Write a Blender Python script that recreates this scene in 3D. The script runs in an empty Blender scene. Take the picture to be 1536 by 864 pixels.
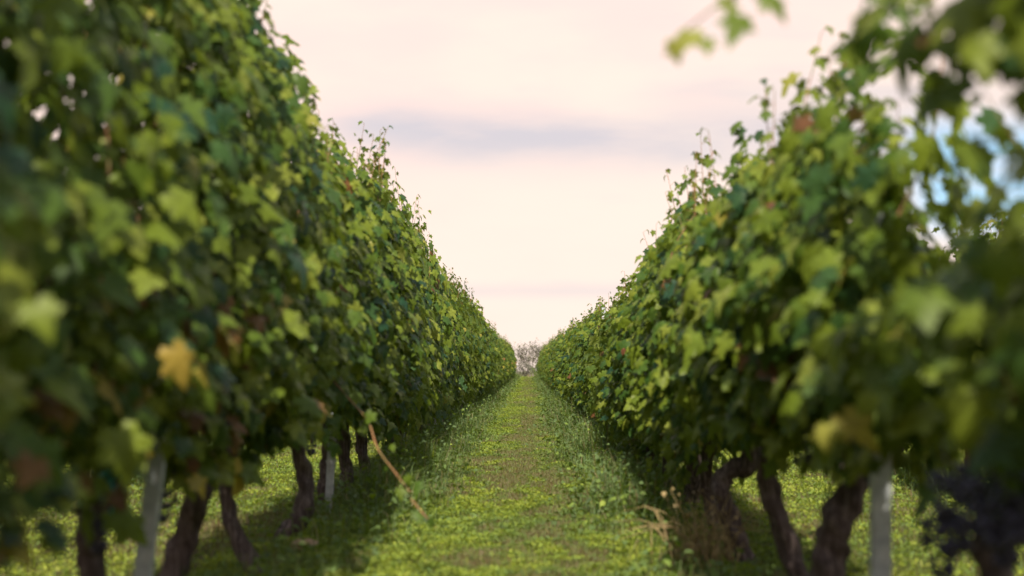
import bpy, math, random
import numpy as np
from mathutils import Vector, Matrix, Euler

scene = bpy.context.scene
COL = scene.collection
R = math.radians

# ------------------------------------------------------------------ camera, light, exposure
LENS = 40.0
FPX = LENS / 36.0 * 1536.0
cam_d = bpy.data.cameras.new('camera')
cam = bpy.data.objects.new('camera', cam_d)
COL.objects.link(cam)
cam_d.lens = LENS
cam_d.sensor_width = 36.0
cam_d.clip_start = 0.05
cam_d.clip_end = 6000.0
cam.location = (0, 0, 1.0)
PITCH = math.atan(124 / FPX)
YAW = math.atan(25 / FPX)
cam.rotation_euler = Euler((math.pi / 2 + PITCH, 0, YAW))
cam_d.dof.use_dof = True
cam_d.dof.focus_distance = 17.0
cam_d.dof.aperture_fstop = 1.3
cam_d.dof.aperture_blades = 0
scene.camera = cam

SUN_EL, SUN_AZ = R(45), R(181.5)          # azimuth clockwise from +Y: behind the camera and a little left
sun_dir = Vector((math.sin(SUN_AZ) * math.cos(SUN_EL), math.cos(SUN_AZ) * math.cos(SUN_EL), math.sin(SUN_EL)))
sun_d = bpy.data.lights.new('sun', 'SUN')
sun_d.energy = 5.0
sun_d.angle = R(1.2)
sun_d.color = (1.0, 0.9, 0.74)
sun = bpy.data.objects.new('sun', sun_d)
COL.objects.link(sun)
sun.rotation_euler = (-sun_dir).to_track_quat('-Z', 'Y').to_euler()

vs = scene.view_settings
vs.view_transform = 'Standard'
vs.look = 'None'
vs.gamma = 1.0
vs.exposure = 0.75
vs.use_curve_mapping = False
scene.cycles.use_denoising = True
scene.cycles.max_bounces = 8
scene.cycles.transmission_bounces = 4
scene.cycles.diffuse_bounces = 5
scene.cycles.caustics_reflective = False
scene.cycles.caustics_refractive = False
scene.cycles.sample_clamp_indirect = 6.0


class NT:
    """small node-tree writer"""
    def __init__(s, tree):
        s.t = tree
        tree.nodes.clear()

    def n(s, typ, props=None, **ins):
        nd = s.t.nodes.new(typ)
        for k, v in (props or {}).items():
            setattr(nd, k, v)
        for k, v in ins.items():
            key = int(k[1:]) if k[0] == 'i' and k[1:].isdigit() else k.replace('_', ' ')
            s.set(nd.inputs[key], v)
        return nd

    def set(s, sock, v):
        if isinstance(v, bpy.types.Node):
            v = v.outputs[0]
        if isinstance(v, bpy.types.NodeSocket):
            s.t.links.new(v, sock)
        else:
            sock.default_value = v

    def math(s, op, a, b=0.0, c=0.0, clamp=False):
        return s.n('ShaderNodeMath', {'operation': op, 'use_clamp': clamp}, i0=a, i1=b, i2=c).outputs[0]

    def mix(s, f, a, b, mode='MIX'):
        nd = s.t.nodes.new('ShaderNodeMix')
        nd.data_type = 'RGBA'
        nd.blend_type = mode
        s.set(nd.inputs[0], f)
        s.set(nd.inputs[6], a)
        s.set(nd.inputs[7], b)
        return nd.outputs[2]

    def ramp(s, fac, stops, interp='LINEAR'):
        nd = s.t.nodes.new('ShaderNodeValToRGB')
        cr = nd.color_ramp
        cr.interpolation = interp
        while len(cr.elements) < len(stops):
            cr.elements.new(0.5)
        for e, (p, c) in zip(cr.elements, stops):
            e.position = p
            e.color = (*c, 1) if len(c) == 3 else c
        s.set(nd.inputs[0], fac)
        return nd.outputs[0]

    def rng(s, v, a, b, c, d, smooth=False):
        nd = s.n('ShaderNodeMapRange', {'interpolation_type': 'SMOOTHSTEP' if smooth else 'LINEAR'})
        for i, x in enumerate((v, a, b, c, d)):
            s.set(nd.inputs[i], x)
        return nd.outputs[0]


# world: Nishita sky with a high, thin, pinkish cloud sheet, a few lavender-grey bands and open blue patches
world = bpy.data.worlds.new('World')
scene.world = world
world.use_nodes = True
w = NT(world.node_tree)
sky = w.n('ShaderNodeTexSky', {'sky_type': 'NISHITA', 'sun_disc': False, 'sun_elevation': SUN_EL,
                               'sun_rotation': SUN_AZ, 'altitude': 100, 'air_density': 1.0, 'dust_density': 1.5})
geo = w.n('ShaderNodeTexCoord')
sep = w.n('ShaderNodeSeparateXYZ', i0=geo.outputs['Generated'])
X, Y, Z = sep.outputs
yy = w.math('MAXIMUM', w.math('ABSOLUTE', Y), 0.15)
az = w.math('DIVIDE', X, yy)                       # tan of azimuth
el = w.math('DIVIDE', Z, yy)                       # tan of elevation
pos = w.n('ShaderNodeCombineXYZ', i0=w.math('MULTIPLY', az, 2.6), i1=w.math('MULTIPLY', el, 11.0), i2=0.0)
n1 = w.n('ShaderNodeTexNoise', Vector=pos, Scale=1.7, Detail=6.0, Roughness=0.55).outputs[0]
pos2 = w.n('ShaderNodeCombineXYZ', i0=w.math('MULTIPLY', az, 1.5), i1=w.math('MULTIPLY', el, 4.0), i2=3.0)
n2 = w.n('ShaderNodeTexNoise', Vector=pos2, Scale=3.2, Detail=4.0, Roughness=0.5).outputs[0]


def band(c, wd, amp, a0, a1, warp=0.05):
    e2 = w.math('ADD', el, w.math('MULTIPLY', w.math('SUBTRACT', n2, 0.5), warp))
    d = w.math('DIVIDE', w.math('SUBTRACT', e2, c), wd)
    g = w.math('EXPONENT', w.math('MULTIPLY', w.math('MULTIPLY', d, d), -1.0))
    edge = w.math('MULTIPLY', w.rng(az, a0 - 0.06, a0 + 0.05, 0, 1, True), w.rng(az, a1 - 0.06, a1 + 0.1, 1, 0, True))
    tx = w.rng(n1, 0.30, 0.55, 0.45, 1.0)
    return w.math('MULTIPLY', w.math('MULTIPLY', g, edge), w.math('MULTIPLY', tx, amp))


b = w.math('ADD', band(0.208, 0.024, 1.0, -0.17, 0.36, 0.05), band(0.071, 0.007, 0.40, -0.2, 0.2, 0.01))
b = w.math('ADD', b, band(0.255, 0.015, 0.5, 0.12, 0.4, 0.08))
b = w.math('ADD', b, w.rng(n1, 0.55, 0.75, 0.0, 0.22, True), clamp=True)
cream = w.mix(w.rng(el, 0.05, 0.42, 0, 1), (0.67, 0.535, 0.465, 1), (0.67, 0.495, 0.465, 1))
cream = w.mix(w.rng(n2, 0.35, 0.68, 0, 1, True), cream, (0.67, 0.55, 0.48, 1))
cloud = w.mix(b, cream, (0.44, 0.41, 0.435, 1))
skyc = w.mix(1.0, sky.outputs[0], (0.05, 0.05, 0.05, 1), 'MULTIPLY')
skyc = w.mix(1.0, skyc, (0.13, 0.25, 0.34, 1), 'ADD')
open_ = w.math('MULTIPLY', w.rng(az, 0.31, 0.37, 0, 1, True), w.rng(n2, 0.36, 0.48, 0.6, 1, True))
open_ = w.math('MULTIPLY', open_, w.rng(w.math('ABSOLUTE', w.math('SUBTRACT', el, 0.17)), 0.02, 0.075, 1, 0, True))
high = w.rng(el, 0.45, 1.2, 0, 0.8, True)
col = w.mix(open_, cloud, skyc)
col = w.mix(high, col, (0.42, 0.52, 0.58, 1))     # unseen veil overhead, added as pale blue fill light
bg = w.n('ShaderNodeBackground', Color=col, Strength=1.0)
w.n('ShaderNodeOutputWorld', Surface=bg)


# ------------------------------------------------------------------ materials
def new_mat(name):
    m = bpy.data.materials.new(name)
    m.use_nodes = True
    return m, NT(m.node_tree)


def pb(t, **k):
    return t.n('ShaderNodeBsdfPrincipled', **k)


def bump(t, h, s=0.4, d=0.01):
    return t.n('ShaderNodeBump', Strength=s, Distance=d, Height=h)


def leafy_mat(name, stops, trans=0.35, rough=0.48, back=1.25, spec=0.26, tcol=(0.30, 0.38, 0.015)):
    m, t = new_mat(name)
    tone = t.n('ShaderNodeAttribute', {'attribute_name': 'tone'}).outputs['Fac']
    obj = t.n('ShaderNodeTexCoord').outputs['Object']
    nz = t.n('ShaderNodeTexNoise', Vector=obj, Scale=38.0, Detail=3.0).outputs[0]
    base = t.ramp(tone, stops)
    hs = t.n('ShaderNodeHueSaturation', Color=base, Value=t.rng(nz, 0.3, 0.7, 0.78, 1.22))
    g = t.n('ShaderNodeNewGeometry')
    pale = t.mix(0.3, hs.outputs[0], (0.17, 0.22, 0.12, 1))
    c = t.mix(g.outputs['Backfacing'], hs.outputs[0], pale)
    p = pb(t, Base_Color=c, Roughness=rough, Specular_IOR_Level=spec, Normal=bump(t, nz, 0.35, 0.004))
    tc = t.mix(0.55, c, (*tcol, 1))
    tr = t.n('ShaderNodeBsdfTranslucent', Color=tc)
    mx = t.n('ShaderNodeMixShader', i0=trans, i1=p, i2=tr)
    t.n('ShaderNodeOutputMaterial', Surface=mx)
    return m


M_LEAF = leafy_mat('vine_leaf', [
    (0.00, (0.016, 0.055, 0.028)), (0.25, (0.042, 0.092, 0.016)), (0.55, (0.105, 0.150, 0.012)),
    (0.80, (0.170, 0.215, 0.026)), (0.90, (0.270, 0.265, 0.050)), (0.945, (0.36, 0.28, 0.045)),
    (0.965, (0.20, 0.10, 0.035)), (1.00, (0.11, 0.035, 0.022))], trans=0.38)
M_GRASS = leafy_mat('grass_blade', [
    (0.00, (0.030, 0.060, 0.018)), (0.30, (0.070, 0.130, 0.025)), (0.55, (0.160, 0.240, 0.010)),
    (0.75, (0.370, 0.425, 0.010)), (0.86, (0.13, 0.10, 0.035)), (0.93, (0.14, 0.075, 0.045)), (1.0, (0.42, 0.32, 0.17))],
    trans=0.30, rough=0.6, spec=0.25, tcol=(0.32, 0.42, 0.02))

M_BARK, t = new_mat('vine_bark')
oc = t.n('ShaderNodeTexCoord').outputs['Object']
mp = t.n('ShaderNodeMapping', Vector=oc, Scale=(1, 1, 0.13))
nf = t.n('ShaderNodeTexNoise', Vector=mp, Scale=60.0, Detail=7.0, Roughness=0.7).outputs[0]
nc = t.n('ShaderNodeTexNoise', Vector=oc, Scale=14.0, Detail=3.0).outputs[0]
c = t.ramp(nf, [(0.3, (0.025, 0.018, 0.020)), (0.5, (0.105, 0.078, 0.078)), (0.72, (0.33, 0.27, 0.26))])
c = t.mix(t.rng(nc, 0.4, 0.7, 0, 0.55), c, (0.085, 0.06, 0.05, 1))
p = pb(t, Base_Color=c, Roughness=0.9, Specular_IOR_Level=0.2, Normal=bump(t, nf, 1.0, 0.02))
t.n('ShaderNodeOutputMaterial', Surface=p)

M_CANE, t = new_mat('cane_wood')
oc = t.n('ShaderNodeTexCoord').outputs['Object']
nz = t.n('ShaderNodeTexNoise', Vector=oc, Scale=9.0, Detail=3.0).outputs[0]
c = t.ramp(nz, [(0.3, (0.10, 0.13, 0.03)), (0.48, (0.22, 0.12, 0.05)), (0.7, (0.30, 0.12, 0.055))])
t.n('ShaderNodeOutputMaterial', Surface=pb(t, Base_Color=c, Roughness=0.55))

M_GRAPE, t = new_mat('grape_skin')
oc = t.n('ShaderNodeTexCoord').outputs['Object']
nz = t.n('ShaderNodeTexNoise', Vector=oc, Scale=60.0, Detail=3.0).outputs[0]
c = t.ramp(nz, [(0.35, (0.012, 0.010, 0.03)), (0.7, (0.06, 0.055, 0.12))])
t.n('ShaderNodeOutputMaterial', Surface=pb(t, Base_Color=c, Roughness=0.45))

M_POST, t = new_mat('galvanised_steel')
oc = t.n('ShaderNodeTexCoord').outputs['Object']
nz = t.n('ShaderNodeTexNoise', Vector=oc, Scale=22.0, Detail=5.0).outputs[0]
nr = t.n('ShaderNodeTexNoise', Vector=t.n('ShaderNodeMapping', Vector=oc, Scale=(1, 1, 0.1)), Scale=60.0, Detail=4.0).outputs[0]
c = t.ramp(nz, [(0.3, (0.27, 0.30, 0.33)), (0.7, (0.47, 0.50, 0.53))])
c = t.mix(t.rng(nr, 0.58, 0.75, 0, 0.5), c, (0.20, 0.15, 0.11, 1))
t.n('ShaderNodeOutputMaterial', Surface=pb(t, Base_Color=c, Roughness=0.6, Metallic=0.25, Normal=bump(t, nr, 0.3, 0.003)))

M_TIE, t = new_mat('teal_plastic')
nz = t.n('ShaderNodeTexNoise', Scale=30.0).outputs[0]
c = t.mix(nz, (0.0, 0.13, 0.13, 1), (0.01, 0.24, 0.22, 1))
t.n('ShaderNodeOutputMaterial', Surface=pb(t, Base_Color=c, Roughness=0.4))

M_DRY, t = new_mat('dry_stem')
oc = t.n('ShaderNodeTexCoord').outputs['Object']
nz = t.n('ShaderNodeTexNoise', Vector=oc, Scale=20.0).outputs[0]
c = t.ramp(nz, [(0.3, (0.15, 0.10, 0.05)), (0.7, (0.38, 0.29, 0.13))])
t.n('ShaderNodeOutputMaterial', Surface=pb(t, Base_Color=c, Roughness=0.8))

M_STONE, t = new_mat('tan_stone')
oc = t.n('ShaderNodeTexCoord').outputs['Object']
nz = t.n('ShaderNodeTexNoise', Vector=oc, Scale=25.0, Detail=6.0).outputs[0]
c = t.ramp(nz, [(0.3, (0.20, 0.12, 0.07)), (0.7, (0.42, 0.28, 0.18))])
t.n('ShaderNodeOutputMaterial', Surface=pb(t, Base_Color=c, Roughness=0.9, Normal=bump(t, nz, 0.8, 0.02)))

M_GROUND, t = new_mat('grassy_soil')
g = t.n('ShaderNodeNewGeometry').outputs['Position']
na = t.n('ShaderNodeTexNoise', Vector=g, Scale=1.1, Detail=5.0, Roughness=0.6).outputs[0]
nb = t.n('ShaderNodeTexNoise', Vector=g, Scale=24.0, Detail=6.0, Roughness=0.7).outputs[0]
c1 = t.ramp(nb, [(0.3, (0.05, 0.045, 0.02)), (0.5, (0.085, 0.10, 0.025)), (0.72, (0.16, 0.21, 0.03))])
c2 = t.ramp(nb, [(0.3, (0.05, 0.034, 0.02)), (0.5, (0.12, 0.09, 0.045)), (0.72, (0.19, 0.17, 0.06))])
wear = t.n('ShaderNodeAttribute', {'attribute_name': 'tone'}).outputs['Fac']
c = t.mix(t.math('MAXIMUM', wear, t.rng(na, 0.5, 0.65, 0, 0.6, True)), c1, c2)
t.n('ShaderNodeOutputMaterial', Surface=pb(t, Base_Color=c, Roughness=0.95, Specular_IOR_Level=0.1, Normal=bump(t, nb, 1.0, 0.04)))

M_TREELEAF = leafy_mat('tree_leaf', [
    (0.0, (0.11, 0.10, 0.10)), (0.5, (0.19, 0.17, 0.15)), (0.8, (0.26, 0.24, 0.19)), (1.0, (0.22, 0.17, 0.13))],
    trans=0.2, rough=0.7, spec=0.2, tcol=(0.2, 0.18, 0.12))  # greyish leaves, paled so the distance haze sits in their colour
M_TWIG, t = new_mat('grey_twig')
nz = t.n('ShaderNodeTexNoise', Scale=6.0).outputs[0]
c = t.mix(nz, (0.10, 0.085, 0.08, 1), (0.2, 0.17, 0.15, 1))
t.n('ShaderNodeOutputMaterial', Surface=pb(t, Base_Color=c, Roughness=0.9))


# ------------------------------------------------------------------ helpers
rng = np.random.default_rng(7)


def mesh_np(name, V, F, mat, tone=None, smooth=True):
    """V (n,3); F list of int arrays (m,k)"""
    me = bpy.data.meshes.new(name)
    V = np.asarray(V, dtype=np.float32)
    me.vertices.add(len(V))
    me.vertices.foreach_set('co', V.ravel())
    F = [np.asarray(f, dtype=np.int32) for f in F if len(f)]
    loops = np.concatenate([f.ravel() for f in F])
    sizes = np.concatenate([np.full(len(f), f.shape[1], dtype=np.int32) for f in F])
    starts = np.concatenate([[0], np.cumsum(sizes)[:-1]]).astype(np.int32)
    me.loops.add(len(loops))
    me.loops.foreach_set('vertex_index', loops)
    me.polygons.add(len(sizes))
    me.polygons.foreach_set('loop_start', starts)
    me.polygons.foreach_set('loop_total', sizes)
    me.polygons.foreach_set('use_smooth', np.full(len(sizes), smooth))
    me.update(calc_edges=True)
    if tone is not None:
        a = me.attributes.new('tone', 'FLOAT', 'POINT')
        a.data.foreach_set('value', np.asarray(tone, dtype=np.float32))
    me.materials.append(mat)
    return me


class Geo:
    """collects vertices and faces into one mesh"""
    def __init__(s):
        s.V, s.F3, s.F4, s.T, s.n = [], [], [], [], 0

    def add(s, V, F3=None, F4=None, tone=None):
        V = np.asarray(V, float).reshape(-1, 3)
        if F3 is not None and len(F3):
            s.F3.append(np.asarray(F3) + s.n)
        if F4 is not None and len(F4):
            s.F4.append(np.asarray(F4) + s.n)
        s.T.append(np.zeros(len(V)) if tone is None else np.asarray(tone))
        s.V.append(V)
        s.n += len(V)

    def mesh(s, name, mat, tone=False, smooth=True):
        F = []
        if s.F3:
            F.append(np.concatenate(s.F3))
        if s.F4:
            F.append(np.concatenate(s.F4))
        return mesh_np(name, np.concatenate(s.V), F, mat, np.concatenate(s.T) if tone else None, smooth)


def link(name, me, parent=None, loc=None):
    o = bpy.data.objects.new(name, me)
    COL.objects.link(o)
    if parent is not None:
        o.parent = parent
    if loc is not None:
        o.location = loc
    return o


def tag(o, label=None, cat=None, group=None, kind=None):
    if label:
        o['label'] = label
    if cat:
        o['category'] = cat
    if group:
        o['group'] = group
    if kind:
        o['kind'] = kind
    return o


CAMR = cam.rotation_euler.to_matrix()


def at(px, py, Yd):
    """point on the plane y = Yd seen at photograph pixel (px, py)"""
    d = CAMR @ Vector(((px - 768) / FPX, -(py - 432) / FPX, -1))
    k = Yd / d.y
    return Vector((d.x * k, d.y * k, 1.0 + d.z * k))


def gz(x, y):
    """height of the terrain"""
    y = np.asarray(y, float)
    up = 0.40 * (np.clip(y, 0, 92) / 85.0) ** 2
    dn = np.clip((y - 92) / 60.0, 0, None)
    return up - 0.5 * dn ** 1.3 + 0.02 * np.sin(np.asarray(x) * 1.7 + y * 0.6) * np.clip(np.abs(y) / 6, 0.3, 1) * (y < 120)


def catmull(P, n):
    P = [Vector(p) for p in P]
    Q = [P[0] * 2 - P[1]] + P + [P[-1] * 2 - P[-2]]
    out = []
    for i in range(len(P) - 1):
        a, b_, c_, d = Q[i:i + 4]
        for k in range(n):
            u = k / n
            out.append(0.5 * ((2 * b_) + (c_ - a) * u + (2 * a - 5 * b_ + 4 * c_ - d) * u * u + (3 * b_ - a - 3 * c_ + d) * u ** 3))
    out.append(P[-1])
    return out


def tube(g, P, rad, seg=8, n=4, rough=0.0, rnd=None, cap=True, flat=False):
    """tapered tube along the points P with radii rad"""
    pts = np.array([tuple(p) for p in (catmull(P, n) if n > 1 else [Vector(p) for p in P])])
    m = len(pts)
    r = np.interp(np.linspace(0, 1, m), np.linspace(0, 1, len(rad)), rad)
    tan = np.gradient(pts, axis=0)
    tan /= np.linalg.norm(tan, axis=1, keepdims=True) + 1e-9
    ref = np.array([0.0, 1.0, 0.13]) if abs(tan[:, 1]).mean() < 0.8 else np.array([0.9, 0.1, 0.3])
    a = np.cross(tan, ref)
    a /= np.linalg.norm(a, axis=1, keepdims=True) + 1e-9
    b2 = np.cross(tan, a)
    th = np.linspace(0, 2 * np.pi, seg, endpoint=False)
    rr = r[:, None] * np.ones((1, seg))
    if rough > 0:
        rnd = rnd or random
        ph = [rnd.uniform(0, 6.28) for _ in range(6)]
        k = np.arange(m)[:, None] / max(m, 1)
        rr = rr * (1 + rough * (0.5 * np.sin(3 * th[None] + 9 * k + ph[0]) + 0.5 * np.sin(5 * th[None] - 16 * k + ph[1])
                                + 0.5 * np.sin(31 * k + 2 * th[None] + ph[2]) + 0.35 * np.sin(57 * k + ph[3] + th[None])))
    V = pts[:, None] + a[:, None] * (np.cos(th)[None, :, None] * rr[..., None]) + b2[:, None] * (np.sin(th)[None, :, None] * rr[..., None])
    V = V.reshape(-1, 3)
    i = np.arange(m - 1)[:, None] * seg
    j = np.arange(seg)[None]
    j2 = (j + 1) % seg
    F = np.stack([i + j, i + j2, i + seg + j2, i + seg + j], -1).reshape(-1, 4)
    F3 = []
    if cap:
        V = np.vstack([V, pts[0], pts[-1]])
        a0, a1 = m * seg, m * seg + 1
        for q in range(seg):
            F3.append((a0, (q + 1) % seg, q))
            F3.append((a1, (m - 1) * seg + q, (m - 1) * seg + (q + 1) % seg))
    g.add(V, F3, F)


# leaf templates: x across, y towards the tip, z up
half = [(0.0, -0.02), (0.09, -0.15), (0.24, -0.24), (0.33, -0.15), (0.46, -0.10), (0.42, 0.04), (0.36, 0.13), (0.50, 0.20),
        (0.64, 0.36), (0.50, 0.40), (0.42, 0.50), (0.25, 0.45), (0.27, 0.62), (0.19, 0.70), (0.12, 0.84), (0.0, 0.98)]
HI = np.array(half + [(-x, y) for x, y in half[-2:0:-1]])
lo = [(0.0, 0.02), (0.26, -0.22), (0.38, 0.10), (0.62, 0.36), (0.26, 0.46), (0.0, 0.98)]
LO = np.array(lo + [(-x, y) for x, y in lo[-2:0:-1]])


def leaves(g, P, Nrm, tip, size, tone, tpl, rnd):
    """P (n,3) blade bases, Nrm normals, tip directions, sizes"""
    n = len(P)
    if n == 0:
        return
    Nrm = Nrm / (np.linalg.norm(Nrm, axis=1, keepdims=True) + 1e-9)
    tip = tip - Nrm * (tip * Nrm).sum(1, keepdims=True)
    tip /= np.linalg.norm(tip, axis=1, keepdims=True) + 1e-9
    sx = np.cross(tip, Nrm)
    k = len(tpl)
    c = np.array([[0.0, 0.22]])
    xy = np.vstack([tpl, c])
    X_ = xy[:, 0][None] * rnd.uniform(0.82, 1.12, (n, 1))
    Y_ = xy[:, 1][None] * rnd.uniform(0.9, 1.1, (n, 1))
    X_ = X_ + 0.12 * rnd.normal(size=(n, 1)) * Y_ * np.abs(Y_)
    droop = rnd.uniform(0.05, 0.75, (n, 1))
    fold = rnd.uniform(-0.25, 0.55, (n, 1))
    wave = rnd.uniform(0, 0.09, (n, 1))
    ph = rnd.uniform(0, 6.28, (n, 1))
    Zz = -droop * np.clip(Y_ - 0.1, 0, None) ** 2 - fold * np.abs(X_) + 0.25 * fold * 0.3 + wave * np.sin(11 * X_ + 7 * Y_ + ph)
    Zz[:, -1] += 0.02
    s = size[:, None]
    V = P[:, None] + (X_ * s)[..., None] * sx[:, None] + (Y_ * s)[..., None] * tip[:, None] + (Zz * s)[..., None] * Nrm[:, None]
    base = (np.arange(n) * (k + 1))[:, None]
    j = np.arange(k)[None]
    F = np.stack([base + j, base + (j + 1) % k, base + k + 0 * j], -1).reshape(-1, 3)
    g.add(V.reshape(-1, 3), F, None, np.repeat(tone, k + 1))


def tones(rnd, n, yellow=0.012, red=0.007, bright=0.0):
    t_ = np.clip(rnd.normal(0.43 + bright, 0.27, n), 0.0, 0.82)
    u = rnd.random(n)
    t_ = np.where(u < yellow, rnd.uniform(0.88, 0.95, n), t_)
    t_ = np.where(u > 1 - red, rnd.uniform(0.965, 1.0, n), t_)
    return t_


# ------------------------------------------------------------------ vine foliage
def canopy(seed, L=1.15, zb=0.62, zt=2.2, wmax=0.36, n=950, tpl=HI, size=0.088, shoots=10, tips=(), sparse_top=0.25, holes=(),
           dry_low=0.0, y0=None, yshift=0.0, face=None, wbias=0.0):
    """returns (foliage mesh, cane mesh) about a vine standing at the origin, row along Y"""
    rnd = np.random.default_rng(seed)
    g, gc = Geo(), Geo()
    ph = rnd.uniform(0, 6.28, 8)

    def top(y):
        return zt + 0.15 * np.sin(5.1 * y + ph[0]) + 0.11 * np.sin(13.3 * y + ph[1])

    def hw(y, z):
        h = np.clip((z - zb) / (zt - zb), 0, 1)
        base = wmax * np.interp(h, [0, 0.12, 0.45, 0.8, 1.0], [0.60, 0.88, 1.0, 0.72, 0.26])
        return base * (1 + 0.20 * np.sin(6 * y + 3 * z + ph[2]) + 0.16 * np.sin(9 * z - 4 * y + ph[3]) + 0.08 * np.sin(17 * z + 13 * y + ph[4]))

    # volume leaves, denser towards the faces
    y = rnd.uniform(-L / 2 - 0.06, L / 2 + 0.06, n)
    h = rnd.beta(1.05, 1.12, n)
    low = zb + 0.12 * np.sin(7 * y + ph[5]) + 0.06 * np.sin(17 * y + ph[6])
    z = low + h * (top(y) - low)
    side = np.where(rnd.random(n) < 0.5, -1.0, 1.0)
    W = hw(y, z)
    x = side * W * np.sqrt(rnd.uniform(0.02, 1.0, n)) + rnd.normal(0, 0.025, n)
    # clumping
    cl = np.sin(8 * y + 5 * z + ph[6]) + np.sin(13 * z - 6 * y + ph[7]) + 0.6 * rnd.normal(size=n)
    keep = (cl > -1.45) & (rnd.random(n) > sparse_top * np.clip((h - 0.82) / 0.18, 0, 1))
    for (a0, a1, b0, b1, c0) in holes:                # gaps in the leaves, local y, z and x beyond c0
        keep &= ~((y > a0) & (y < a1) & (z > b0) & (z < b1) & (x > c0) & (rnd.random(n) < 0.84))
    P = np.stack([x, y + yshift, z], 1)[keep]
    m = len(P)
    hh = h[keep]
    out = np.sign(P[:, 0])
    N_ = np.stack([out * rnd.uniform(0.35, 1.1, m), rnd.normal(-0.42, 0.42, m), rnd.uniform(0.15, 1.0, m) + 0.4 * (hh > 0.9)], 1)
    T_ = np.stack([out * rnd.uniform(-0.1, 0.5, m), rnd.normal(0, 0.45, m), -rnd.uniform(0.4, 1.1, m)], 1)
    S_ = size * np.clip(rnd.normal(1.0, 0.30, m), 0.4, 1.65) * np.where(hh > 0.88, 0.78, 1)
    tn = tones(rnd, m, bright=0.05 * 1)
    tn = np.where((hh < 0.30) & (rnd.random(m) < dry_low), rnd.uniform(0.93, 1.0, m), tn)
    leaves(g, P, N_, T_, S_, tn, tpl, rnd)

    # shoots with alternate leaves, their tips standing clear of the hedge
    PP, NN, TT, SS = [], [], [], []
    specs = []
    for k in range(shoots):
        ys = rnd.uniform(-L / 2, L / 2)
        ht = top(ys) + rnd.uniform(-0.15, 0.16)
        specs.append((ys, ht, rnd.normal(0, 0.10), rnd.normal(0, 0.12)))
    for (ys, ht, dx, dy) in tips:
        specs.append((ys, ht, dx, dy))
    for (ys, ht, dx, dy) in specs:
        p0 = Vector((rnd.normal(0, 0.03), ys * 0.8 + yshift, 0.72))
        p1 = Vector((rnd.normal(0, 0.10), ys + yshift + rnd.normal(0, 0.05), 0.72 + 0.35 * (ht - 0.72)))
        p2 = Vector((dx * 0.6 + rnd.normal(0, 0.06), ys + yshift + dy * 0.5, 0.72 + 0.72 * (ht - 0.72)))
        p3 = Vector((dx, ys + dy + yshift, ht))
        pts = catmull([p0, p1, p2, p3], 6)
        tube(gc, pts, [0.0055, 0.0045, 0.0035, 0.0015], seg=5, n=1, cap=False)
        q = np.array([tuple(v) for v in pts])
        nn = max(6, int((ht - 0.9) / 0.075))
        u = np.linspace(0.15, 1.0, nn)
        idx = u * (len(q) - 1)
        A = np.stack([np.interp(idx, np.arange(len(q)), q[:, i]) for i in range(3)], 1)
        for j in range(nn):
            if any(a0 < A[j][1] < a1 and b0 < A[j][2] < b1 and A[j][0] > c0 and j % 2 for (a0, a1, b0, b1, c0) in holes):
                continue
            sgn = 1 if j % 2 else -1
            d = Vector((sgn * rnd.uniform(0.2, 1) * (1 if rnd.random() > 0.15 else -1), rnd.normal(0, 0.7), rnd.uniform(0.0, 0.6))).normalized()
            sz = size * (1.05 if u[j] < 0.75 else 1.05 - 2.4 * (u[j] - 0.75)) * rnd.uniform(0.8, 1.15)
            pl = sz * rnd.uniform(0.5, 1.0)
            b0 = A[j]
            b1 = b0 + np.array(d) * pl
            if u[j] > 0.55:
                tube(gc, [b0, (b0 + b1) / 2 + [0, 0, 0.006], b1], [0.0016, 0.0013], seg=3, n=1, cap=False)
            PP.append(b1)
            NN.append((d.x * 0.9, d.y * 0.9 - 0.1, 0.45 + 0.5 * rnd.random()))
            TT.append((d.x * 0.5, d.y * 0.5, -0.8))
            SS.append(sz)
    if PP:
        PP = np.array(PP)
        leaves(g, PP, np.array(NN) + rnd.normal(0, 0.2, PP.shape), np.array(TT) + rnd.normal(0, 0.2, PP.shape), np.array(SS),
               tones(rnd, len(PP), bright=0.06), tpl, rnd)
    return g, gc


def ctrl_trunk(seed, P, rad, arms=True, L=1.1):
    """gnarled trunk with head and two arms"""
    rd = random.Random(seed)
    g = Geo()
    tube(g, P, rad, seg=16, n=12, rough=0.24, rnd=rd)
    ga = Geo()
    if arms:
        top = Vector(P[-1])
        for s in (-1, 1):
            a = [top + Vector((0, 0, -0.03)), top + Vector((rd.uniform(-0.03, 0.03), s * 0.12, 0.04)),
                 top + Vector((rd.uniform(-0.05, 0.05), s * 0.3, 0.05 + rd.uniform(-0.03, 0.03))),
                 top + Vector((rd.uniform(-0.05, 0.05), s * 0.5, 0.06 + rd.uniform(-0.04, 0.04)))]
            tube(ga, a, [rad[-1] * 0.8, rad[-1] * 0.55, 0.013, 0.008], seg=8, n=5, rough=0.15, rnd=rd)
    return g, ga


def random_trunk(seed):
    rd = random.Random(seed)
    a, b_ = rd.uniform(-0.10, 0.10), rd.uniform(-0.12, 0.12)
    P = [(0, 0, -0.05), (a * 0.2, b_ * 0.3, 0.08), (a, b_, 0.26), (a * 0.7, b_ * 1.3, 0.45), (a * 0.2, b_ * 0.5, 0.60), (0, 0, 0.72)]
    r = rd.uniform(0.036, 0.05)
    return ctrl_trunk(seed, P, [r * 1.45, r * 1.1, r, r * 0.92, r * 1.15, r * 1.05])


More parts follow.
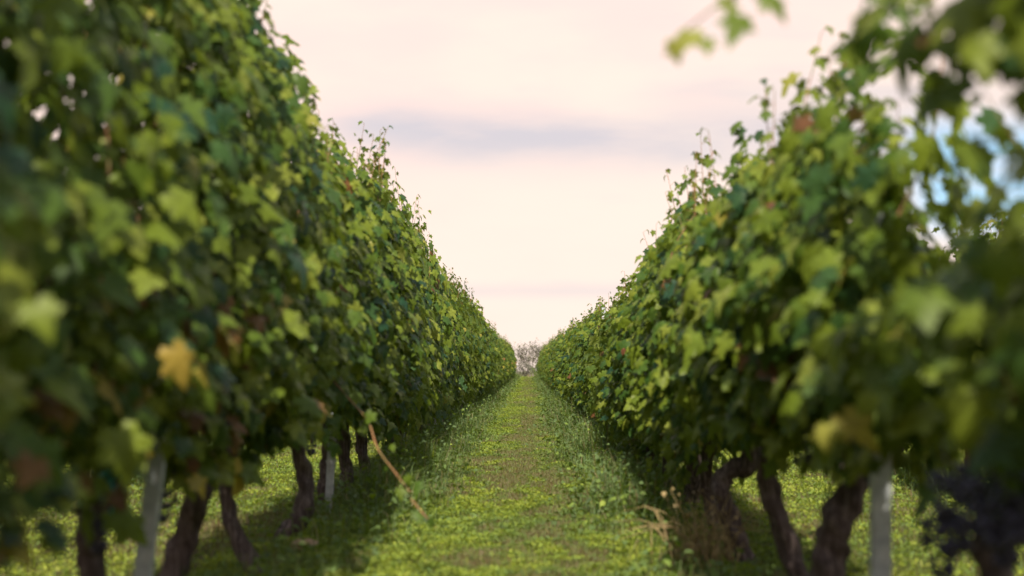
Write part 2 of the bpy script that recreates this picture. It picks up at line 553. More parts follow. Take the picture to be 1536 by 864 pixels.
def grape_bunch(seed, size=1.0):
    rd = random.Random(seed)
    g = Geo()
    # low icosphere
    ph = (1 + 5 ** 0.5) / 2
    V0 = np.array([(-1, ph, 0), (1, ph, 0), (-1, -ph, 0), (1, -ph, 0), (0, -1, ph), (0, 1, ph), (0, -1, -ph), (0, 1, -ph),
                   (ph, 0, -1), (ph, 0, 1), (-ph, 0, -1), (-ph, 0, 1)], float)
    V0 /= np.linalg.norm(V0[0])
    F0 = [(0, 11, 5), (0, 5, 1), (0, 1, 7), (0, 7, 10), (0, 10, 11), (1, 5, 9), (5, 11, 4), (11, 10, 2), (10, 7, 6), (7, 1, 8),
          (3, 9, 4), (3, 4, 2), (3, 2, 6), (3, 6, 8), (3, 8, 9), (4, 9, 5), (2, 4, 11), (6, 2, 10), (8, 6, 7), (9, 8, 1)]
    V1, F1, mid = list(map(tuple, V0)), [], {}

    def md(a, b2):
        k = (min(a, b2), max(a, b2))
        if k not in mid:
            v = np.array(V1[a]) + np.array(V1[b2])
            V1.append(tuple(v / np.linalg.norm(v)))
            mid[k] = len(V1) - 1
        return mid[k]
    for a, b2, c_ in F0:
        x, y, z = md(a, b2), md(b2, c_), md(c_, a)
        F1 += [(a, x, z), (b2, y, x), (c_, z, y), (x, y, z)]
    V1 = np.array(V1)
    for k in range(75):
        u = rd.random() ** 0.8
        rr = (0.045 * (1 - u) ** 0.6 + 0.008) * size * (0.6 + 0.5 * rd.random())
        th = rd.uniform(0, 6.28)
        c_ = np.array([rr * math.cos(th), rr * math.sin(th), -u * 0.16 * size - 0.02])
        g.add(V1 * rd.uniform(0.0075, 0.0095) * size ** 0.5 + c_, F1)
    tube(g, [(0, 0, 0.04), (0.003, 0, 0), (0, 0, -0.06)], [0.003, 0.003], seg=5, n=2)
    return g.mesh('grape_bunch', M_GRAPE)


BUNCH = [grape_bunch(s, z) for s, z in ((1, 1.0), (2, 1.15), (3, 0.9))]


def make_vine(x, y, foliage, canes, trunk, cordon, scale=(1, 1, 1), flip=False, bunches=0, seed=0):
    root = link('grapevine', None, loc=(x, y, float(gz(x, y))))
    root.empty_display_size = 0.1
    parts = [('trunk', trunk), ('cordon', cordon), ('cane', canes), ('foliage', foliage)]
    for nm, me in parts:
        if me is None:
            continue
        o = link(nm, me, root)
        if nm in ('foliage', 'cane'):
            o.scale = scale
        if flip:
            o.rotation_euler = (0, 0, math.pi)
    rd = random.Random(seed + 99)
    for k in range(bunches):
        o = link('grape_bunch', BUNCH[rd.randrange(3)], root)
        o.location = (rd.uniform(-0.16, 0.16), rd.uniform(-0.45, 0.45), rd.uniform(0.62, 0.86))
        o.rotation_euler = (rd.uniform(-.2, .2), rd.uniform(-.2, .2), rd.uniform(0, 6))
    return root


# ------------------------------------------------------------------ ground
def smooth_noise(x, y, seed, f=1.0):
    r_ = np.random.default_rng(seed)
    out = np.zeros_like(x)
    for k in range(14):
        a_ = r_.uniform(0, 6.28)
        fr = f * r_.uniform(0.6, 3.0)
        out += np.sin((x * math.cos(a_) + y * math.sin(a_)) * fr + r_.uniform(0, 6.28)) / 14 ** 0.5
    return out


def brownness(x, y):
    n_ = 1.0 * smooth_noise(x, y * 0.7, 3, 2.2) + 1.1 * smooth_noise(x, y, 4, 7.0)
    mid = np.exp(-((x + 0.02) / 0.42) ** 2)          # worn middle of the alley
    nearb = np.exp(-((x - 0.35) / 0.3) ** 2) * 0.3
    return 1 / (1 + np.exp(-4.5 * (n_ * 0.8 + 1.35 * mid - 0.68 + nearb)))


def grid_axis(lims):
    out = []
    for a, b_, s in lims:
        out += list(np.arange(a, b_, s))
    return np.array(out)


gx = grid_axis([(-3000, -200, 400), (-200, -20, 20), (-20, -6, 2), (-6, 6, 0.25), (6, 20, 2), (20, 200, 20), (200, 3001, 400)])
gy = grid_axis([(-200, -10, 20), (-10, 30, 0.4), (30, 130, 2), (130, 400, 30), (400, 5000, 460)])
GX, GY = np.meshgrid(gx, gy)
GZ = gz(GX, GY)
GZ = np.where(GY > 150, np.maximum(GZ, -3.0), GZ)
V = np.stack([GX, GY, GZ], -1).reshape(-1, 3)
nx_, ny_ = len(gx), len(gy)
i, j = np.meshgrid(np.arange(ny_ - 1), np.arange(nx_ - 1), indexing='ij')
a = (i * nx_ + j).ravel()
F = np.stack([a, a + 1, a + nx_ + 1, a + nx_], 1)
tag(link('ground', mesh_np('ground', V, [F], M_GROUND, tone=brownness(V[:, 0], V[:, 1]) * (np.abs(V[:, 0]) < 8))), 'grassy vineyard soil between and under the vine rows', 'ground', kind='structure')

ROW_L, ROW_R = -1.40, 1.15
ROWS = [ROW_L, ROW_R, -3.95, 3.70, -6.5, 6.25]


def blades(g, x, y, hgt, wid, tone, lean, rnd):
    n = len(x)
    z = gz(x, y)
    th = rnd.uniform(0, 6.28, n)
    lx, ly = np.cos(th) * lean * hgt, np.sin(th) * lean * hgt
    sa = th + rnd.uniform(1.0, 2.1, n)
    wx, wy = np.cos(sa) * wid / 2, np.sin(sa) * wid / 2
    P = np.empty((n, 5, 3))
    P[:, 0] = np.stack([x - wx, y - wy, z - 0.005], 1)
    P[:, 1] = np.stack([x + wx, y + wy, z - 0.005], 1)
    P[:, 2] = np.stack([x + lx * .35 + wx * .8, y + ly * .35 + wy * .8, z + hgt * .6], 1)
    P[:, 3] = np.stack([x + lx * .35 - wx * .8, y + ly * .35 - wy * .8, z + hgt * .6], 1)
    P[:, 4] = np.stack([x + lx, y + ly, z + hgt * (1 - .35 * np.minimum(lean, 1.5))], 1)
    b0 = (np.arange(n) * 5)[:, None]
    g.add(P.reshape(-1, 3), b0 + np.array([[3, 2, 4]]), b0 + np.array([[0, 1, 2, 3]]), np.repeat(tone, 5))


def leaflets(g, x, y, z, s, tone, rnd):
    """small nearly level leaves of the low ground cover"""
    n = len(x)
    th = rnd.uniform(0, 6.28, n)
    c_, s_ = np.cos(th), np.sin(th)
    T = np.stack([c_, s_, rnd.normal(0, 0.35, n)], 1)
    S = np.stack([-s_, c_, rnd.normal(0, 0.35, n)], 1)
    P0 = np.stack([x, y, z], 1)
    q = [(0, -.1), (.42, .35), (.3, .8), (0, 1.0), (-.3, .8), (-.42, .35)]
    V = np.stack([P0 + (s * a_)[:, None] * S + (s * b_)[:, None] * T + np.array([0, 0, 1.0]) * (s * 0.25 * (abs(a_) > 0))[:, None] for a_, b_ in q], 1)
    b0 = (np.arange(n) * 6)[:, None]
    g.add(V.reshape(-1, 3), None, np.concatenate([b0 + np.array([[0, 1, 2, 3]]), b0 + np.array([[0, 3, 4, 5]])]), np.repeat(tone, 6))


def near_row(x):
    d = np.full_like(x, 9.0)
    for r_ in ROWS:
        d = np.minimum(d, np.abs(x - r_))
    return d


grass_r = np.random.default_rng(21)
gg = Geo()
zones = [  # x0, x1, y0, y1, density, scale
    (-1.5, 1.3, 2.0, 4.5, 1800, 1.0), (-1.6, 1.4, 4.5, 9, 11000, 0.85), (-1.6, 1.4, 9, 16, 8000, 0.95), (-1.6, 1.4, 16, 32, 3600, 1.2),
    (-1.6, 1.4, 32, 92, 800, 1.9), (-6, -1.6, 3.5, 16, 2300, 1.1), (1.4, 6, 3.5, 16, 2300, 1.1), (-6, -1.6, 16, 40, 500, 1.9), (1.4, 6, 16, 40, 500, 1.9)]
for (x0, x1, y0, y1, dn, sc) in zones:
    n = int((x1 - x0) * (y1 - y0) * dn)
    x, y = grass_r.uniform(x0, x1, n), grass_r.uniform(y0, y1, n)
    br = brownness(x, y)
    dr = near_row(x)
    u = grass_r.random(n)
    clov = (u > 0.25 + 0.70 * br)
    k = clov
    m = int(k.sum())
    mound = 0.5 + 0.5 * smooth_noise(x[k], y[k], 9, 9.0)
    tn = np.clip(0.66 + 0.10 * smooth_noise(x[k], y[k], 11, 2.0) - 0.36 * br[k] + grass_r.normal(0, 0.13, m), 0.15, 0.79)
    leaflets(gg, x[k], y[k], gz(x[k], y[k]) + np.clip(0.012 + 0.035 * mound + grass_r.uniform(0, 0.018, m), 0.003, 0.09) * sc ** 0.5,
             grass_r.uniform(0.007, 0.020, m) * sc, tn, grass_r)
    k = ~clov
    m = int(k.sum())
    tn = np.where(grass_r.random(m) < 0.2 + 0.65 * br[k], grass_r.uniform(0.85, 0.97, m), grass_r.normal(0.5, 0.12, m).clip(0.1, 0.78))
    blades(gg, x[k], y[k], grass_r.uniform(0.02, 0.065, m) * sc ** 0.6, grass_r.uniform(0.003, 0.006, m) * sc, tn, grass_r.uniform(0.1, 1.1, m), grass_r)
tag(link('ground_cover', gg.mesh('ground_cover', M_GRASS, True, smooth=False)), 'low bright green ground cover and thin brownish grass in the alleys', 'grass', kind='stuff')

# taller grass along the feet of the rows
gt = Geo()
for ri, r0 in enumerate(ROWS[:4]):
    inner = 1 if r0 < 0 else -1
    for (y0, y1, dn, sc) in ((3.5, 14, 1300, 1.0), (14, 32, 800, 1.4), (32, 88, 260, 2.4)):
        if ri > 1 and y0 > 20:
            continue
        n = int((y1 - y0) * dn * (1.0 if ri < 2 else 0.4))
        y = grass_r.uniform(y0, y1, n)
        clump = smooth_noise(y, y * 0.3 + r0, 30 + ri, 3.0)
        x = r0 + inner * ((0.34 if r0 < 0 else 0.42) + grass_r.normal(-0.04, 0.28, n) + 0.10 * smooth_noise(y, y * 0.2 + r0, 60 + ri, 1.6))
        k = grass_r.random(n) < np.clip(0.6 + 0.35 * clump, 0.08, 1) * np.where(y < 7.5, 0.30, 1)
        x, y = x[k], y[k]
        n = len(x)
        d = np.abs(x - r0 - inner * 0.36)
        hg = grass_r.uniform(0.10, 0.42, n) * np.exp(-(d / 0.42) ** 2) * np.clip(1 + 0.45 * clump[k], 0.3, 1.6)
        hg = hg * np.where(y < 8, 0.6, 1) + 0.03
        tn = np.where(grass_r.random(n) < 0.16, grass_r.uniform(0.84, 1.0, n), (grass_r.normal(0.24, 0.12, n) + 0.08 * smooth_noise(x, y, 71, 4.0)).clip(0.02, 0.7))
        blades(gt, x, y, hg, grass_r.uniform(0.003, 0.007, n) * sc, tn, grass_r.uniform(0.1, 1.3, n), grass_r)
        # broad-leaved weeds mixed in
        q = grass_r.random(n) < 0.5
        m = int(q.sum())
        leaflets(gt, x[q], y[q], gz(x[q], y[q]) + hg[q] * grass_r.uniform(0.2, 0.9, m), grass_r.uniform(0.015, 0.05, m) * sc ** 0.7,
                 grass_r.normal(0.30, 0.14, m).clip(0.02, 0.65), grass_r)
tag(link('tall_grass', gt.mesh('tall_grass', M_GRASS, True, smooth=False)), 'taller dull green grass along the feet of the vine rows', 'grass', kind='stuff')


# ------------------------------------------------------------------ posts
def post_mesh(h):
    """open C-profile steel vineyard post with hook notches"""
    g = Geo()
    w_, d_, t_ = 0.027, 0.020, 0.004
    prof = [(-w_, d_), (-w_, -d_), (w_, -d_), (w_, d_), (w_ * .55, d_), (w_ * .55, d_ - t_), (w_ - t_, d_ - t_), (w_ - t_, -d_ + t_),
            (-w_ + t_, -d_ + t_), (-w_ + t_, d_ - t_), (-w_ * .55, d_ - t_), (-w_ * .55, d_)]
    k = len(prof)
    zs = [-0.3, h]
    V = [(x, y, z) for z in zs for x, y in prof]
    F4 = [(q, (q + 1) % k, k + (q + 1) % k, k + q) for q in range(k)]
    # top cap strips
    cap = [(0, 1, 8, 9), (1, 2, 7, 8), (2, 3, 6, 7), (3, 4, 5, 6), (11, 0, 9, 10)]
    F4 += [tuple(k + q for q in c_) for c_ in cap]
    g.add(V, None, F4)
    z = 0.35
    while z < h - 0.05:                       # wire hooks pressed out of both edges
        for s in (-1, 1):
            x0 = s * (w_ + 0.002)
            x1 = s * (w_ + 0.010)
            bx = [(x0, -0.006, z), (x1, -0.006, z + 0.012), (x1, 0.006, z + 0.012), (x0, 0.006, z), (x0, -0.006, z + 0.022), (x1, -0.006, z + 0.018),
                  (x1, 0.006, z + 0.018), (x0, 0.006, z + 0.022)]
            g.add(bx, None, [(0, 1, 2, 3), (4, 7, 6, 5), (0, 4, 5, 1), (1, 5, 6, 2), (2, 6, 7, 3), (3, 7, 4, 0)])
        z += 0.16
    return g.mesh('post', M_POST, smooth=False)


POST = post_mesh(1.92)


def post(x, y, label, lean=(0, 0), z=1.0, group='galvanised steel posts in the vine rows'):
    o = link('vineyard_post', POST, loc=(x, y, float(gz(x, y))))
    o.rotation_euler = (lean[1], lean[0], random.Random(int(y * 10)).uniform(-0.2, 0.2))
    o.scale = (1, 1, z)
    tag(o, label, 'post', group)
    return o


p = at(215, 864, 3.75)
post(p.x - 0.03, 3.75, 'grey steel post leaning right in the left row, between the two nearest trunks', (R(5.0), 0), z=0.72)
p = at(1315, 864, 3.45)
post(p.x, 3.45, 'pale grey upright steel post in the right row, standing in bright grass', (R(1.5), 0), z=0.84)
post(-1.37, 7.85, 'short visible length of pale post among the trunks of the left row', (R(2), 0))
k = 0
for y in np.arange(12.3, 84, 4.4):
    post(ROW_L + 0.03, float(y), 'pale steel post mostly hidden in the distant part of the left row', (random.Random(k).uniform(-.03, .03), 0))
    k += 1
for y in np.arange(16.7, 84, 4.4):
    post(ROW_R, float(y), 'steel post mostly hidden in the leaves of the right row farther along', (random.Random(k + 50).uniform(-.03, .03), 0))
    k += 1

# ------------------------------------------------------------------ vines
def M(geo, nm, mat, tone=False):
    return geo.mesh(nm, mat, tone)


def custom_vine(row, y, label, canopy_kw, trunk_px=None, width_px=None, bunches=0, seed=0, group=None, trunkY=None, extra=None, bunch_px=()):
    """trunk traced in the photograph's pixels on the plane y; top joins the row line"""
    z0 = float(gz(row, y))
    tY = trunkY or y
    if trunk_px:
        P = [at(px, py, tY) - Vector((row, y, z0)) for px, py in trunk_px]
        first = P[0]
        if first.z > 0.03:
            d = first - P[1]
            k_ = min(1.0, first.z / max(0.02, -d.z)) if d.z < 0 else 1
            base = Vector((first.x + d.x * 0.5, first.y, -0.06))
            P = [base] + P
        else:
            P[0].z = min(P[0].z, -0.05)
        rr = [w_ * 0.42 / FPX * tY for w_ in width_px]
        P.append(Vector((P[-1].x * 0.6, P[-1].y, 0.80)))
        rad = [rr[0] * 1.25] + rr + [rr[-1] * 0.9]
        # gentle wander in depth
        rd = random.Random(seed)
        for q in P[1:-1]:
            q.y += rd.uniform(-0.03, 0.03)
        tg, ag = ctrl_trunk(seed, P, rad)
    else:
        tg, ag = random_trunk(seed)
    g, gc = canopy(seed, **canopy_kw)
    if extra:
        extra(g, gc, row, y, z0)
    root = make_vine(row, y, M(g, 'foliage', M_LEAF, True), M(gc, 'cane', M_CANE), M(tg, 'trunk', M_BARK), M(ag, 'cordon', M_BARK), bunches=bunches, seed=seed)
    for q, (px, py, Yb) in enumerate(bunch_px):
        o = link('grape_bunch', BUNCH[q % 3], root)
        o.location = at(px, py, Yb) - Vector((row, y, z0))
        o.rotation_euler = (0.1, -0.1, q * 1.3)
    tag(root, label, 'grapevine', group or 'grapevines trained in the rows')
    return root


def shoot_extra(paths):
    """paths: list of (pixel path [(px,py,Y)...], radius, leaf list [(px,py,Y,size,tone)])"""
    def f(g, gc, row, y, z0):
        off = Vector((row, y, z0))
        rnd = np.random.default_rng(5)
        for pth, r_, lv in paths:
            P = [at(*q) - off for q in pth]
            if len(P) > 1:
                tube(gc, P, [r_, r_ * 0.8, r_ * 0.5], seg=6, n=5)
            if lv:
                A = np.array([tuple(at(q[0], q[1], q[2]) - off) for q in lv])
                n = len(A)
                Nn = np.stack([rnd.normal(0, .4, n), np.full(n, -0.8), rnd.uniform(.2, .8, n)], 1)
                Tt = np.stack([rnd.normal(0, .6, n), rnd.normal(0, .2, n), -np.ones(n)], 1)
                leaves(g, A, Nn, Tt, np.array([q[3] for q in lv]), np.array([q[4] for q in lv]), HI, rnd)
    return f


G_ALL = 'grapevines trained in the rows'
# left row, near end
lv = dict(wmax=0.42, n=1850, shoots=14, size=0.080, sparse_top=0.05)
custom_vine(ROW_L, -1.0, 'leafy grapevine of the left row behind the viewpoint', dict(lv, zt=2.5), seed=101)
custom_vine(ROW_L, 0.15, 'leafy grapevine of the left row beside the viewpoint', dict(lv, zt=2.5), seed=102)
custom_vine(ROW_L, 1.3, 'large blurred grapevine cut off by the lower left corner', dict(lv, zt=2.5, zb=0.6, dry_low=0.1), seed=103)
custom_vine(ROW_L, 2.5, 'big dark grapevine at the left edge with drooping shaded leaves', dict(lv, zt=2.6, zb=0.60, dry_low=0.12, n=1600), seed=104, bunches=3)
v = custom_vine(ROW_L, 3.7, 'grapevine with a teal tie round its dark trunk in the left row', dict(lv, zt=2.6, zb=0.70, dry_low=0.22),
                [(136, 864), (135, 800), (152, 740), (170, 690)], [46, 48, 52, 46], seed=105, bunches=3)
# teal tie
tp = at(152, 742, 3.7) - Vector((ROW_L, 3.7, float(gz(ROW_L, 3.7))))
gtie = Geo()
for dz in (0.0, 0.03, 0.055):
    ring = [(tp.x + 0.062 * math.cos(a_), tp.y + 0.062 * math.sin(a_), tp.z + dz + 0.03 * math.cos(a_)) for a_ in np.linspace(0, 6.283, 20)]
    tube(gtie, ring, [0.009], seg=6, n=1, cap=False)
tube(gtie, [(tp.x + .045, tp.y - .045, tp.z + .05), (tp.x + .06, tp.y - .06, tp.z), (tp.x + .05, tp.y - .06, tp.z - .07)], [0.009, 0.008, 0.005], seg=6)
link('tie', M(gtie, 'tie', M_TIE), v)
custom_vine(ROW_L, 4.6, 'grapevine with thick trunk slanting right, next to the leaning post', dict(lv, zt=2.75, zb=0.71, dry_low=0.12),
            [(258, 864), (280, 800), (300, 745), (318, 700), (335, 655)], [46, 44, 40, 36, 32], seed=106, bunches=2)
custom_vine(ROW_L, 5.5, 'grapevine with slim trunk bowed left like a bracket, bright grass behind', dict(lv, zt=2.70, zb=0.70, n=1700),
            [(385, 856), (352, 800), (338, 745), (343, 690), (362, 640)], [34, 26, 24, 26, 30], seed=107, bunches=1)
custom_vine(ROW_L, 6.7, 'grapevine with hooked trunk whose foot bends left, beside a tan stone', dict(lv, zt=2.45, zb=0.72, n=1600),
            [(420, 812), (452, 775), (457, 725), (446, 675), (452, 640)], [34, 30, 26, 28, 34], seed=108, bunches=2,
            extra=shoot_extra([  # hanging shoot: its shade is put into the lowered leaf tones
                ([(490, 560, 6.4), (525, 600, 6.1), (552, 632, 5.75), (566, 672, 5.55), (592, 708, 5.4), (615, 738, 5.3)], 0.0055,
                 [(588, 668, 5.5, .035, .45), (580, 700, 5.5, .03, .3), (558, 620, 5.7, .06, .4), (530, 590, 5.9, .07, .35), (545, 640, 5.8, .05, .5)]),
                ([(612, 742, 5.35), (630, 765, 5.3), (655, 792, 5.25)], 0.004,
                 [(628, 725, 5.3, .06, .3), (610, 715, 5.3, .05, .45), (628, 770, 5.3, .055, .35), (648, 780, 5.2, .05, .3), (600, 735, 5.3, .05, .5), (640, 775, 5.3, .04, .2)])]))
custom_vine(ROW_L, 8.1, 'grapevine with short dark trunk beside the pale post stub, left row', dict(lv, zt=2.42, zb=0.66, n=1600, tips=[(0.35, 2.62, 0.25, 0.1), (0.45, 2.6, 0.15, 0.1), (0.4, 2.55, 0.2, 0.1)]),
            [(492, 768), (488, 730), (494, 680)], [28, 24, 26], seed=109)
custom_vine(ROW_L, 9.0, 'grapevine under a tall leafy crest standing above the left row', dict(lv, zt=2.62, zb=0.66, tips=[(-0.3, 2.85, 0.25, 0.0), (-0.2, 2.9, 0.3, 0.0), (-0.25, 2.82, 0.2, -.05), (-0.22, 2.8, .28, .05), (-0.3, 2.75, .3, .0), (0.3, 2.7, .2, 0)]),
            [(514, 745), (520, 715), (515, 672)], [24, 20, 22], seed=110)
custom_vine(ROW_L, 9.95, 'grapevine with thin straight trunk, last separate one in the left row', dict(lv, zt=2.55, zb=0.64),
            [(540, 730), (548, 705), (542, 668)], [20, 18, 20], seed=111)

# right row, near end
rv = dict(wmax=0.36, n=1500, shoots=11, size=0.080)
custom_vine(ROW_R, -1.1, 'leafy grapevine of the right row behind the viewpoint', dict(rv, zt=2.2), seed=201)
custom_vine(ROW_R, 0.1, 'leafy grapevine of the right row beside the viewpoint', dict(rv, zt=2.3), seed=202)
over = shoot_extra([
    ([(1560, -120, 2.0), (1400, -110, 2.1), (1250, -70, 2.15), (1120, -20, 2.2), (1020, 50, 2.25)], 0.004,
     [(1035, 48, 2.2, .065, .86), (1010, 60, 2.2, .045, .88), (1060, 60, 2.2, .04, .75), (1110, 25, 2.15, .07, .5), (1090, 0, 2.2, .05, .75), (1150, -10, 2.2, .06, .5),
      (1125, -40, 2.2, .06, .4), (1200, -60, 2.2, .07, .5), (1290, -70, 2.2, .08, .5), (1370, -80, 2.1, .08, .4)]),
    ([(1480, -60, 2.3), (1400, -40, 2.4), (1340, 0, 2.5), (1310, 20, 2.5)], 0.0035,
     [(1305, -8, 2.5, .05, .3), (1325, 18, 2.5, .045, .25), (1352, 12, 2.5, .05, .3), (1345, -20, 2.5, .06, .4), (1390, -10, 2.4, .06, .3)]),
    ([(1500, 60, 2.0), (1450, 50, 2.1), (1395, 70, 2.2), (1378, 90, 2.2)], 0.004,
     [(1390, 50, 2.2, .07, .25), (1420, 60, 2.1, .07, .5), (1440, 90, 2.1, .08, .3), (1460, 50, 2.1, .08, .2), (1480, 20, 2.1, .08, .3), (1410, 110, 2.2, .06, .35), (1500, 90, 2.0, .08, .25)])])
custom_vine(ROW_R, 1.6, 'tall overhanging grapevine in the upper right corner, shoots reaching over the alley',
            dict(rv, zt=2.5, zb=0.95, n=1450, L=1.3, wmax=0.42, holes=((0.12, 1.0, 1.24, 1.56, -9),)), seed=203, bunches=3, extra=over)
custom_vine(ROW_R, 2.8, 'low grapevine at the right edge with dark grape bunches, blue sky above it',
            dict(rv, zt=1.27, zb=0.86, n=560, L=1.15, shoots=4, wmax=0.38, sparse_top=0.6),
            [(1500, 1000), (1495, 900), (1490, 820), (1500, 740)], [70, 62, 60, 60], seed=204, bunches=2, bunch_px=((1485, 695, 2.35), (1520, 705, 2.4), (1535, 690, 2.3), (1462, 680, 2.5), (1418, 690, 2.6), (1505, 730, 2.45)),
            extra=shoot_extra([([(1225, 660, 3.0)], .004, [(1268, 625, 2.9, .105, .935), (1240, 640, 2.9, .07, .90)])]))
custom_vine(ROW_R, 4.2, 'grapevine with the thickest dark trunk, just left of the pale right post',
            dict(rv, zt=1.98, zb=0.80, L=1.65, yshift=-0.16, n=2400, holes=((-1.2, -0.66, 1.70, 3.0, -9), (-1.2, -0.1, 1.40, 3.0, 0.14)), tips=[(0.1, 2.25, 0.0, 0.0), (0.2, 2.30, -0.03, 0.05), (0.15, 2.22, .04, .0), (0.25, 2.2, .0, .0)]),
            [(1232, 900), (1245, 830), (1255, 785), (1280, 735), (1292, 690)], [62, 58, 56, 48, 50], seed=205, bunches=2)
custom_vine(ROW_R, 5.1, 'grapevine with slender forked trunk leaning left, second trunk from the dry weeds',
            dict(rv, zt=1.98, zb=0.78), [(1200, 880), (1180, 810), (1158, 750), (1150, 700), (1168, 665)], [36, 36, 36, 38, 34], seed=206, bunches=1)
custom_vine(ROW_R, 6.0, 'grapevine with slender brown trunk rising out of the dry tan weeds',
            dict(rv, zt=1.92, zb=0.74), [(1122, 862), (1104, 800), (1084, 745), (1092, 710), (1125, 690)], [32, 32, 32, 34, 34], seed=207)
custom_vine(ROW_R, 7.1, 'grapevine with a thin dark spray of shoots standing above the right row',
            dict(rv, zt=2.0, zb=0.5, tips=[(0.1, 2.5, -0.05, 0.0), (0.2, 2.42, 0.05, 0.05), (0.0, 2.36, -0.1, -0.05)]), seed=208)
for q, (y, zt) in enumerate(((8.2, 2.12), (9.3, 2.0))):
    custom_vine(ROW_R, y, ['grapevine next beyond the thin spray of shoots, right row', 'grapevine second beyond the thin spray of shoots, right row'][q],
                dict(rv, zt=zt, zb=0.42), seed=209 + q)

# shared stock of vine meshes for the rest of the rows
stock = []
for s in range(8):
    g, gc = canopy(300 + s, wmax=0.37, n=1450, zt=2.14, zb=0.40, shoots=9, size=0.078,
                   tips=[(random.Random(s).uniform(-.5, .5), 2.38, random.Random(s + 7).uniform(-.1, .1), 0)] if s % 2 else ())
    tg, ag = random_trunk(300 + s)
    stock.append((M(g, 'foliage', M_LEAF, True), M(gc, 'cane', M_CANE), M(tg, 'trunk', M_BARK), M(ag, 'cordon', M_BARK)))
stock_far = []
for s in range(6):
    g, gc = canopy(400 + s, wmax=0.37, n=1250, zt=2.14, zb=0.36, shoots=6, tpl=LO, size=0.084,
                   tips=[(0.2, 2.4, 0.05, 0), (-0.3, 2.3, -0.1, 0)] if s % 2 == 0 else ())
    tg, ag = random_trunk(400 + s)
    stock_far.append((M(g, 'foliage', M_LEAF, True), M(gc, 'cane', M_CANE), M(tg, 'trunk', M_BARK), M(ag, 'cordon', M_BARK)))
rr_ = random.Random(4)


def run(row, y0, y1, label, hs, far=False, step=1.1):
    y = y0
    while y < y1:
        st = rr_.choice(stock_far if far or y > 34 else stock)
        sc = (rr_.uniform(0.85, 1.2), 1.0, (hs(y) if callable(hs) else hs) * rr_.uniform(0.88, 1.10))
        lab = label(y) if callable(label) else label
        tag(make_vine(row + rr_.uniform(-0.03, 0.03), y, *st, scale=sc, flip=rr_.random() < 0.5, seed=int(y * 7)), lab, 'grapevine', G_ALL)
        y += step


run(ROW_L, 11.05, 85, lambda y: 'grapevine merging into the leafy hedge of the left row, middle distance' if y < 30 else
    'distant grapevine near the far end of the left row, small sunlit leaves', lambda y: np.interp(y, [11, 20, 36, 60, 85], [1.17, 1.12, 1.04, 1.03, 1.06]))
run(ROW_R, 10.4, 85, lambda y: 'grapevine merging into the leafy hedge of the right row, middle distance' if y < 30 else
    'distant grapevine near the far end of the right row, small sunlit leaves', lambda y: np.interp(y, [10, 14, 20, 40, 85], [0.90, 0.86, 0.84, 0.90, 1.0]))
run(-3.95, 4.0, 40, 'grapevine of the next row glimpsed under and through the left row', 1.0)
run(3.70, 4.0, 40, 'grapevine of the next row glimpsed under and through the right row', 1.0)
run(-6.5, 10, 32, 'grapevine two rows away, glimpsed under the left row', 1.0, far=True)
run(6.25, 10, 32, 'grapevine two rows away, glimpsed under the right row', 1.0, far=True)

# ------------------------------------------------------------------ dry weeds and stone
def dry_weeds():
    rnd = np.random.default_rng(8)
    c0 = at(1052, 850, 5.95)
    z0 = float(gz(c0.x, 5.95))
    g = Geo()
    for k in range(130):
        a_, l = rnd.uniform(0, 6.28), rnd.uniform(0.14, 0.50)
        p0 = Vector((rnd.normal(0, 0.09), rnd.normal(0, 0.09), -0.02))
        ln = rnd.uniform(0.2, 1.2)
        p1 = p0 + Vector((math.cos(a_) * l * ln * 0.4, math.sin(a_) * l * ln * .4, l * 0.6))
        p2 = p0 + Vector((math.cos(a_) * l * ln, math.sin(a_) * l * ln, l * (1 - 0.45 * ln)))
        tube(g, [p0, p1, p2], [0.0035, 0.0025, 0.0012], seg=4, n=3, cap=False)
    o = link('dry_weed', g.mesh('dry_weed', M_DRY), loc=(c0.x, c0.y, z0))
    gl = Geo()
    n = 60
    P = np.stack([rnd.normal(0, 0.10, n), rnd.normal(0, 0.10, n), rnd.uniform(0.05, 0.42, n)], 1)
    leaves(gl, P, rnd.normal(0, 1, (n, 3)), rnd.normal(0, 1, (n, 3)), rnd.uniform(0.012, 0.03, n), rnd.uniform(0.94, 1.0, n), LO, rnd)
    m2 = gl.mesh('foliage', M_DRY)
    link('foliage', m2, o)
    tag(o, 'clump of dry tan weeds at the foot of the right row', 'weeds')


dry_weeds()


def stone():
    p = at(455, 826, 6.2)
    rnd = np.random.default_rng(3)
    g = Geo()
    th = np.linspace(0, 2 * np.pi, 12, endpoint=False)
    zz = [-1, -.6, 0, .5, .85, 1]
    V = []
    for q in zz:
        r_ = math.sqrt(max(0.0, 1 - q * q)) if abs(q) < 1 else 0.05
        for a_ in th:
            n_ = 1 + 0.14 * math.sin(3 * a_ + 2 * q) + 0.08 * rnd.normal()
            V.append((0.085 * r_ * n_ * math.cos(a_), 0.06 * r_ * n_ * math.sin(a_), 0.045 * q * (1 + 0.1 * math.sin(2 * a_))))
    F = [(i * 12 + j, i * 12 + (j + 1) % 12, (i + 1) * 12 + (j + 1) % 12, (i + 1) * 12 + j) for i in range(5) for j in range(12)]
    g.add(V, None, F)
    o = link('stone', g.mesh('stone', M_STONE), loc=(p.x, 6.2, float(gz(p.x, 6.2)) + 0.03))
    tag(o, 'small tan stone lying in grass beside the hooked vine trunk', 'stone')


stone()


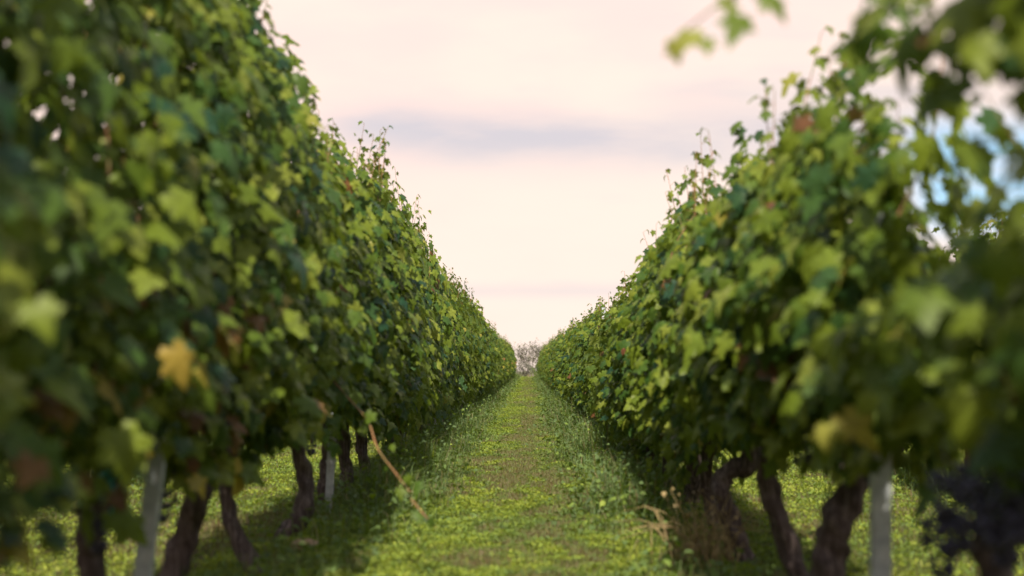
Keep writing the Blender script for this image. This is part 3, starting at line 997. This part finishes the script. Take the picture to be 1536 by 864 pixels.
# ------------------------------------------------------------------ tree and scrub beyond the end of the rows
def far_tree():
    rd = random.Random(12)
    rnd = np.random.default_rng(12)
    base = at(799, 560, 104)
    z0 = float(gz(base.x, 104))
    root = link('small_tree', None, loc=(base.x, 104, z0))
    g = Geo()
    tipsl = []

    def br(p, d, l, r_, lev):
        q = p + d * l
        mid_ = (p + q) / 2 + Vector((rd.uniform(-.06, .06), rd.uniform(-.06, .06), 0)) * l
        tube(g, [p, mid_, q], [r_, r_ * 0.8, r_ * 0.6], seg=5 if lev > 1 else 8, n=2, cap=False)
        if lev >= 4:
            tipsl.append(q)
            return
        if lev >= 2:
            tipsl.append(q)
        for k in range(3 if lev < 3 else 4):
            d2 = (d + Vector((rd.uniform(-.9, .9), rd.uniform(-.9, .9), rd.uniform(-.15, .5)))).normalized()
            br(q if k else mid_, d2, l * rd.uniform(0.55, 0.78), r_ * 0.6, lev + 1)
    for sx_, sy_ in ((-.5, .1), (.45, -.2), (0, .3)):
        br(Vector((sx_ * .2, sy_ * .2, -0.1)), Vector((sx_, sy_, 1)).normalized(), 0.75, 0.05, 0)
    link('trunk', g.mesh('trunk', M_TWIG), root)
    T = np.array([tuple(q) for q in tipsl])
    print('tree extent', T.min(0), T.max(0))
    n = len(T) * 5
    P = T[rnd.integers(0, len(T), n)] + rnd.normal(0, 0.20, (n, 3))
    gl = Geo()
    leaves(gl, P, rnd.normal(0, 1, (n, 3)), rnd.normal(0, 1, (n, 3)), rnd.uniform(0.05, 0.10, n), rnd.uniform(0, 1, n), LO, rnd)
    link('crown', gl.mesh('crown', M_TREELEAF, True), root)
    s = 2.9 / T[:, 2].max()
    root.scale = (s * 0.8, s * 0.8, s)
    tag(root, 'small sparse greyish tree at the far end of the grass alley', 'tree')


far_tree()


def shrub(px, py_top, wpx, Yd, label, seed, green):
    rnd = np.random.default_rng(seed)
    c0 = at(px, 560, Yd)
    z0 = float(gz(c0.x, Yd))
    hgt = at(px, py_top, Yd).z - z0
    rad = wpx / 2 / FPX * Yd
    root = link('shrub', None, loc=(c0.x, Yd, z0))
    g = Geo()
    for k in range(14):
        a_ = rnd.uniform(0, 6.28)
        tube(g, [(0, 0, -0.1), (math.cos(a_) * rad * .3, math.sin(a_) * rad * .3, hgt * .45), (math.cos(a_) * rad * .75, math.sin(a_) * rad * .75, hgt * rnd.uniform(.6, .95))],
             [0.03, 0.015, 0.006], seg=4, n=2, cap=False)
    link('stem', g.mesh('stem', M_TWIG), root)
    n = 1400
    d = rnd.normal(0, 1, (n, 3))
    d /= np.linalg.norm(d, axis=1, keepdims=True)
    rr2 = rnd.uniform(0.3, 1, (n, 1)) ** 0.6 * (1 + 0.2 * np.sin(5 * d[:, :1] + 4 * d[:, 2:]))
    P = d * rr2 * np.array([rad, rad, hgt * 0.5]) + np.array([0, 0, hgt * 0.5])
    P = P[P[:, 2] > 0.02]
    gl = Geo()
    m = len(P)
    leaves(gl, P, d[:m] + rnd.normal(0, .5, (m, 3)), rnd.normal(0, 1, (m, 3)), rnd.uniform(0.05, 0.10, m), rnd.uniform(0, 0.8, m), LO, rnd)
    link('foliage', gl.mesh('foliage', M_LEAF if green else M_TREELEAF, True), root)
    tag(root, label, 'shrub')


shrub(787, 541, 34, 99, 'low brownish shrub at the foot of the distant sparse tree', 31, False)
shrub(812, 544, 30, 97, 'low green shrub at the far end of the alley, right of the tree', 32, True)
